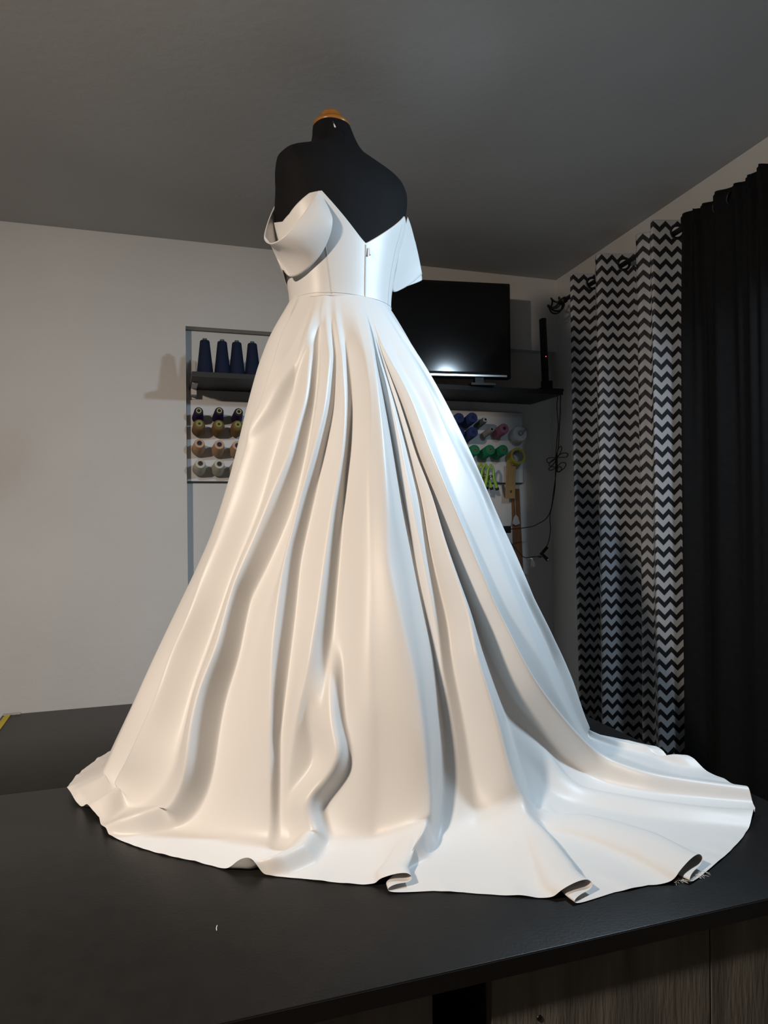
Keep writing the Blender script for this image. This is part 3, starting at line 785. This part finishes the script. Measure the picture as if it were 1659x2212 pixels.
def spool_meshes(kind, tm, cm):
    """(name, mesh builder, material)"""
    if kind == 'cone':
        return [('thread', [(.006, 0), (.0225, 0), (.0235, .006), (.0180, .088), (.0165, .093), (.0105, .094), (.0095, .05)], tm), ('core', [(.0105, .088), (.0105, .0985), (.0070, .0985), (.0066, .06)], cm)]
    if kind == 'dome':
        return [('thread', [(.006, 0), (.025, 0), (.0265, .006), (.0245, .072), (.0215, .085), (.0165, .090), (.0135, .091), (.012, .05)], tm), ('core', [(.0150, .0895), (.0135, .0950), (.0050, .0950), (.0045, .05)], cm)]
    if kind == 'big':
        return [('thread', [(.006, 0), (.027, 0), (.0285, .006), (.0205, .088), (.0190, .094), (.0105, .095), (.0098, .05)], tm), ('core', [(.0105, .091), (.0105, .096), (.0075, .096), (.007, .06)], cm)]
    if kind == 'drum':
        return [('thread', [(.006, 0), (.024, 0), (.025, .004), (.025, .085), (.0235, .089), (.008, .090), (.0075, .05)], tm), ('core', [(.0085, .088), (.0085, .0915), (.0035, .0915), (.003, .05)], cm)]
    if kind == 'slim':
        return [('thread', [(.005, 0), (.015, 0), (.015, .06), (.0135, .085), (.012, .088), (.0105, .088), (.010, .05)], tm), ('core', [(.0110, .0875), (.0110, .094), (.0065, .094), (.006, .06)], cm)]
    if kind == 'disc':
        return [('thread', [(.008, 0), (.036, 0), (.038, .003), (.038, .040), (.036, .043), (.012, .043)], tm), ('core', [(.0125, .0425), (.0115, .060), (.0065, .064), (.0060, .090), (.0035, .090), (.003, .06)], cm)]
PROTO = {}
def spool(px, py, kind, tn, tc, cc, label, group, L=None):
    key = (kind, tn)
    L = {'cone': .0985, 'dome': .095, 'big': .096, 'drum': .0915, 'slim': .094, 'disc': .060}[kind]
    gap = .012
    yf = BY - gap - L * math.cos(TILT)
    fpt = ony(px, py, yf); bpt = fpt - AXI * L
    if key not in PROTO:
        e = empty('thread_spool', bpt)
        for nm, pr, mt in spool_meshes(kind, thread_mat(tn, tc), mat('core_' + tn, cc, .5)):
            ch = MB().lathe(pr, 26).build(nm, mt, e); auto_smooth(ch, 35)
        ri = {'cone': .0072, 'dome': .0048, 'big': .0077, 'drum': .0036, 'slim': .0067, 'disc': .0036}[kind]
        MB().lathe([(ri, L - .0035), (ri, L - .0025)], 16).build('bore_shade', BLACKPL, e)  # black disc imitates the shade inside the open core
        PROTO[key] = e
    else:
        e = copy_thing(PROTO[key]); e.location = bpt
    e.rotation_euler = AXQ
    tag(e, label, 'thread spool', group)
    # the peg that carries it belongs to the board
    pg = bpt - bo
    MB().tube([pg - AXI * (gap / math.cos(TILT) + .003), pg - AXI * .0002], .0028, 8).build('peg', STEEL, board, smooth=True)
col = ['nearest the board end', 'second along its row', 'third along its row, half behind the gown']
rowsd = [('cone', 'purple', (.022, .010, .060), (.42, .42, .10), [(429.5, 887), (474, 887), (516, 889)], 'dark purple thread spool with yellow-ringed core'),
         ('dome', 'khaki', (.20, .125, .045), (.22, .22, .06), [(430.6, 915), (473, 916), (514, 917)], 'khaki brown thread spool with olive core cap'),
         ('big', 'peach', (.52, .33, .21), (.02, .02, .10), [(431, 957), (474, 960), (513, 962)], 'peach thread spool with navy core'),
         ('big', 'ivory', (.50, .48, .40), (.06, .04, .03), [(433, 1001), (474, 1002), (512, 1004)], 'ivory white thread spool with dark core')]
for kind, tn, tc, cc, ps, lab in rowsd:
    for (px, py), cl in zip(ps, col):
        spool(px, py, kind, tn, tc, cc, lab + ', ' + cl, tn + ' spools on the peg board')
spool(993, 902, 'drum', 'blue', (.022, .036, .13), (.012, .014, .05), 'dark blue thread spool in the upper row touching the gown outline', 'dark blue spools on the peg board')
spool(1022, 901, 'drum', 'blue', (.022, .036, .13), (.012, .014, .05), 'dark blue thread spool in the upper row beside the slim white-ended spool', 'dark blue spools on the peg board')
spool(994, 932, 'drum', 'blue', (.022, .036, .13), (.012, .014, .05), 'dark blue thread spool in the second row touching the gown outline', 'dark blue spools on the peg board')
spool(1023, 932, 'drum', 'blue', (.022, .036, .13), (.012, .014, .05), 'dark blue thread spool in the second row beside the grey spool', 'dark blue spools on the peg board')
spool(1049, 906, 'slim', 'darkgrey', (.10, .10, .11), (.55, .55, .55), 'slim dark grey spool with a white core ring', None)
spool(1063, 927, 'slim', 'grey', (.28, .28, .27), (.30, .30, .29), 'slim pale grey thread spool between blue and pink spools', None)
spool(1090, 925, 'drum', 'pink', (.36, .14, .19), (.06, .03, .04), 'dusty pink thread spool next to the big white reel', None)
spool(1127, 934, 'disc', 'white', (.55, .55, .56), (.32, .32, .32), 'wide white reel with a protruding grey spindle', None)
gl = ['touching the gown outline', 'in the middle of the three green ones', 'next to the yellow tape roll']
for (px, py), cl in zip([(1027, 971), (1060, 971), (1088.5, 971)], gl):
    spool(px, py, 'drum', 'green', (.012, .19, .085), (.20, .10, .05), 'emerald green thread spool ' + cl, 'green spools on the peg board')

# roll of yellow tape on its peg
yf = BY - .062
p = ony(1120, 989, yf)
tr = empty('tape_roll', p + np.array([0, .05, 0])); tag(tr, 'roll of yellow adhesive tape on a peg above the wooden ruler', 'tape roll')
tr.rotation_euler = AXQ
MB().lathe([(.030, 0), (.0405, 0), (.0405, .048), (.030, .048)], 40, closed=True).build('tape', mat('yellow_tape', (.42, .34, .03), .4, .5), tr, smooth=False)
MB().lathe([(.0285, .001), (.0298, .001), (.0298, .047), (.0285, .047)], 40, closed=True).build('cardboard_core', mat('pale_card', (.35, .34, .33), .6), tr)
pg = p + np.array([0, .05, 0]) - bo
MB().tube([pg + np.array([0, .012, .025]), pg + np.array([0, -.07, .027])], .0028, 8).build('peg', STEEL, board, smooth=True)

# hanging things: wooden punched ruler, long wooden batten, tag, clamps
def flat_piece(name, corners, y0, thick, material, parent, base, bev=.0008):
    """prism from four pixels on the plane y0, thickness towards the room"""
    P_ = [ony(px, py, y0) - base for px, py in corners]; n_ = len(P_)
    vs = P_ + [q - np.array([0, thick, 0]) for q in P_]
    fs = [tuple(range(n_))[::-1], tuple(range(n_, 2 * n_))] + [(i, (i + 1) % n_, n_ + (i + 1) % n_, n_ + i) for i in range(n_)]
    return MB().add(vs, fs).build(name, material, parent, bevel=bev)
LWOOD = mat('pale_ruler_wood', (.36, .23, .10), .55, .4, var=.15, vscale=6, stretch=(8, 8, 1))
BWOOD = mat('brown_batten_wood', (.20, .085, .035), .55, .4, var=.2, vscale=6, stretch=(8, 8, 1))
y0 = BY - .030
bs = ony(1103, 1077, y0); rl = empty('wooden_ruler', bs); tag(rl, 'short pale wooden ruler with rows of holes hanging under the tape roll', 'ruler')
flat_piece('blade', [(1093.5, 1000), (1114.5, 1000), (1111, 1077), (1091, 1077)], y0, .005, LWOOD, rl, bs)
for i in range(10):
    for x0_ in (1097.5, 1108.5):
        q = ony(x0_ - i * .28, 1018 + i * 3.2, y0) - bs
        h = MB().lathe([(.0013, 0), (.0013, .0004)], 8).build('hole', DKMETAL, rl); h.location = q - np.array([0, .0053, 0]); h.rotation_euler = (math.pi / 2, 0, 0)
q = ony(1102.5, 1062, y0) - bs
MB().box(q[0] - .005, q[0] + .005, -.0062, -.0052, q[2] - .006, q[2] + .006).build('metal_clasp', STEEL, rl)
pg = ony(1104, 1004, y0) - bo
MB().tube([pg + np.array([0, .014, 0]), pg + np.array([0, -.02, 0])], .0024, 8).build('peg', STEEL, board, smooth=True)
y1 = YN - .004
bs = ony(1125, 1280, y1); bt = empty('wooden_batten', bs); tag(bt, 'long reddish brown wooden batten hanging against the wall', 'batten')
flat_piece('blade', [(1104, 1056), (1120, 1056), (1134, 1330), (1113, 1330)], y1, .008, BWOOD, bt, bs)
bs = ony(1113, 1135, y1 - .02); tg_ = empty('paper_tag', bs); tag(tg_, 'small white paper tag on a string in front of the brown batten', 'tag')
flat_piece('tag_card', [(1114, 1111), (1119, 1117), (1123, 1131), (1114, 1135), (1107, 1131), (1109, 1119)], y1 - .02, .0015, mat('white_paper', (.50, .46, .45), .8), tg_, bs, 0)
MB().tube([ony(1112, 1066, y1 - .021) - bs, ony(1113, 1090, y1 - .021) - bs, ony(1114, 1112, y1 - .021) - bs], .0013, 6).build('string', mat('string', (.45, .42, .38), .8), tg_, smooth=True)
# lime green spring clamps clipped on the board edge
LIME = mat('lime_plastic', (.26, .46, .06), .4, .5); YLIME = mat('yellow_lime_plastic', (.36, .40, .02), .4, .5)
CK = [((1058, 1003), 0, LIME, 'lime green spring clamp hanging in front on the peg board'), ((1046, 1002), .022, LIME, 'lime green spring clamp hanging in the middle, behind another clamp'), ((1036, 1001), .044, YLIME, 'yellow-green spring clamp hanging at the back beside the gown')]
for (px, py), back, cm, lab in CK:
    yc = BY - .085 + back
    bs = ony(px, py + 60, yc); e = empty('spring_clamp', bs); tag(e, lab, 'clamp', 'spring clamps on the peg board')
    jaw1 = [ony(px + dx, py + dy, yc) - bs for dx, dy in ((3, 0), (-4, 12), (-6, 26), (-9, 42), (-13, 54))]
    jaw2 = [ony(px + dx, py + dy, yc) - bs for dx, dy in ((3, 0), (8, 12), (8, 26), (12, 40), (16, 54))]
    for jw in (jaw1, jaw2):
        c_ = catmull(jw, 6)
        MB().tube(c_, np.interp(np.linspace(0, 1, len(c_)), [0, .5, 1], [.0045, .0065, .0085]), 10).build('jaw', cm, e, smooth=True)
    q = ony(px + 1.5, py + 26, yc) - bs
    MB().tube([q + np.array([0, -.010, 0]), q + np.array([0, .010, 0])], .006, 12).build('spring', STEEL, e, smooth=True)
    for jw in (jaw1, jaw2):
        MB().tube([jw[-1] * .75 + jw[-2] * .25, jw[-1] + (jw[-1] - jw[-2]) * .12], .0088, 10).build('jaw_pad', BLACKPL, e, smooth=True)
    pg = ony(px + 3, py + 8, yc) - bo
    if back < .03: MB().tube([np.array([pg[0], BY - YN + .004, pg[2]]), pg + np.array([0, .012, 0])], .0024, 8).build('peg', STEEL, board, smooth=True)

# ------------------------------------------------------------------ cables, adapter, bulldog clips at the right
CABLE = mat('black_cable', (.008, .008, .009), .5)
yc = 2.90
def cab(pts, y=yc): return catmull([ony(px, py, y + (pt[0] if pt else 0)) for px, py, *pt in pts], 8)
bs = ony(1202, 990, yc)
cb_ = empty('power_cable', bs); tag(cb_, 'black cable bundled in loops hanging from the shelf end', 'cable')
MB().tube(cab([(1205, 853), (1203, 880), (1206, 920), (1203, 950), (1201, 985), (1201, 1020), (1196, 1060), (1190, 1100), (1180, 1120), (1165, 1130), (1150, 1137), (1125, 1141), (1103, 1143)]) - bs, .0022, 8).build('cord', CABLE, cb_, smooth=True)
MB().tube(cab([(1211, 853), (1210, 890), (1208, 930), (1206, 965), (1202, 990), (1200, 1010), (1199, 1050), (1193, 1090), (1188, 1115), (1189, 1145), (1185, 1170), (1180, 1182)]) - bs, .0022, 8).build('cord', CABLE, cb_, smooth=True)
for lp in ([(1202, 988), (1206, 970), (1212, 964), (1213, 972), (1207, 984)], [(1202, 988), (1215, 979), (1226, 980), (1224, 987), (1212, 988)], [(1201, 989), (1188, 989), (1181, 993), (1185, 1000), (1196, 994)],
           [(1201, 990), (1190, 997), (1186, 1005), (1192, 1006), (1200, 996)], [(1202, 1010), (1192, 1008), (1185, 1013), (1190, 1016), (1200, 1011)], [(1202, 1012), (1212, 1000), (1222, 1001), (1219, 1011), (1206, 1019)], [(1202, 1014), (1210, 1008), (1213, 1014), (1207, 1020)]):
    MB().tube(catmull([ony(x, y, yc - .008) for x, y in lp], 8, closed=True) - bs, .0020, 6, closed=True).build('cord_loop', CABLE, cb_, smooth=True)
MB().tube(cab([(1202, 984), (1202, 1020)], yc - .004) - bs, .006, 10).build('cable_tie', CABLE, cb_, smooth=True)
pa, pb = ony(1070, 1152, yc), ony(1102, 1136, yc)
ad = MB().box(pa[0] - bs[0], pb[0] - bs[0], yc - .012 - bs[1], yc + .012 - bs[1], pa[2] - bs[2], pb[2] - bs[2]).build('adapter', BLACKPL, cb_, bevel=.004); auto_smooth(ad)
MB().tube(cab([(1088, 1152), (1100, 1168), (1118, 1190), (1133, 1204), (1150, 1203), (1168, 1201)]) - bs, .0020, 8).build('cord', CABLE, cb_, smooth=True)
bs = ony(1175, 1205, yc)
bc = empty('clamp_holder', bs); tag(bc, 'dark metal clamp holder at the end of the hanging cable', 'clamp')
MB().tube([ony(1168, 1198, yc) - bs, ony(1182, 1182, yc) - bs], .0075, 10).build('handle', DKMETAL, bc, smooth=True)
MB().tube([ony(1171, 1197, yc - .006) - bs, ony(1184, 1210, yc - .006) - bs], [.007, .0095], 12).build('knuckle', DKMETAL, bc, smooth=True)
MB().tube([ony(1137, 1208, yc) - bs, ony(1155, 1206, yc) - bs, ony(1170, 1203, yc) - bs], .0032, 8).build('arm', STEEL, bc, smooth=True)
k_ = MB().lathe([(0, -.008), (.006, -.005), (.0075, 0), (.006, .005), (0, .008)], 14).build('knob', STEEL, bc, smooth=True); k_.location = ony(1185, 1209, yc - .018) - bs
bs = ony(1151, 1226, yc)
gc = empty('glass_bulb', bs); tag(gc, 'tiny clear glass bulb hanging under the metal arm', 'bulb')
GLASS = mat('clear_glass', (.8, .85, .82), .08, trans=.9)
MB().lathe([(.004, 0.002), (.009, .004), (.010, .012), (.008, .018), (.0085, .032), (.006, .034)], 18).build('glass', GLASS, gc, smooth=True)
MB().lathe([(.0065, .034), (.0065, .041), (0.003, .042)], 16).build('socket', STEEL, gc)

# ------------------------------------------------------------------ little things on the table
YEL = mat('yellow_measuring_tape', (.42, .33, .02), .55, .4, var=.05)
bs = onz(10, 1560, ZT)
mt_ = empty('measuring_tape', bs); tag(mt_, 'yellow measuring tape lying along the left edge of the black table', 'measuring tape')
pL = [onz(11, 1543.5, ZT + .001)[:2], onz(24, 1543, ZT + .001)[:2]]
dirv = np.array([0.0, -1.0])
vs = []
for k in range(2):
    z = .0003 + k * .0008
    for (x, y) in pL: vs.append((x - bs[0], y - bs[1], z))
    for (x, y) in pL[::-1]: vs.append((x - bs[0] + .012, y - 1.2 - bs[1], z))
MB().add(vs, [(0, 1, 2, 3), (7, 6, 5, 4), (0, 4, 5, 1), (1, 5, 6, 2), (2, 6, 7, 3), (3, 7, 4, 0)]).build('tape_strip', YEL, mt_)
a1, a2 = onz(9, 1542.5, ZT)[:2], onz(46, 1541, ZT)[:2]
MB().box(a1[0] - bs[0], a2[0] - bs[0], a2[1] - bs[1] - .012, a2[1] - bs[1] + .004, .0012, .003).build('metal_end', STEEL, mt_)
for k in range(60):
    y = pL[0][1] - .006 - k * .02
    MB().box(pL[0][0] - bs[0] + .001, pL[0][0] - bs[0] + (.009 if k % 5 == 0 else .005), y - bs[1] - .0005, y - bs[1] + .0005, .00112, .00125).build('tick_mark', BLACKPL, mt_)
bs = onz(468, 2006, ZT + .001)
MB().tube(catmull([onz(469, 1999, ZT + .001) - bs, onz(467.5, 2004, ZT + .001) - bs, onz(468, 2010, ZT + .001) - bs], 6), .0006, 6).build('thread_scrap', mat('white_thread', (.7, .7, .68), .8), smooth=True)
t_ = bpy.data.objects['thread_scrap']; t_.location = bs; tag(t_, 'tiny white thread scrap lying on the black table', 'thread')

# frayed threads at the raw hem
fm = MB(); rr_ = random.Random(11)
for k in range(60):
    u_ = rr_.random()
    px = 1452 + 62 * u_; py = 1905 - 20 * u_ + rr_.uniform(-5, 1)
    a_ = to_local(onz(px, py, ZT + .002)); dx = rr_.uniform(-.004, .016); dy = -rr_.uniform(.002, .012)
    b_ = a_ + np.array([dx, dy, rr_.uniform(-.0015, .003)]); mid = (a_ + b_) / 2 + np.array([rr_.uniform(-.003, .003), rr_.uniform(-.002, .002), rr_.uniform(0, .003)])
    fm.tube([a_, mid, b_], .00028, 4)
fr_ = fm.build('frayed_threads', SATIN, gown); fr_['kind'] = 'stuff'
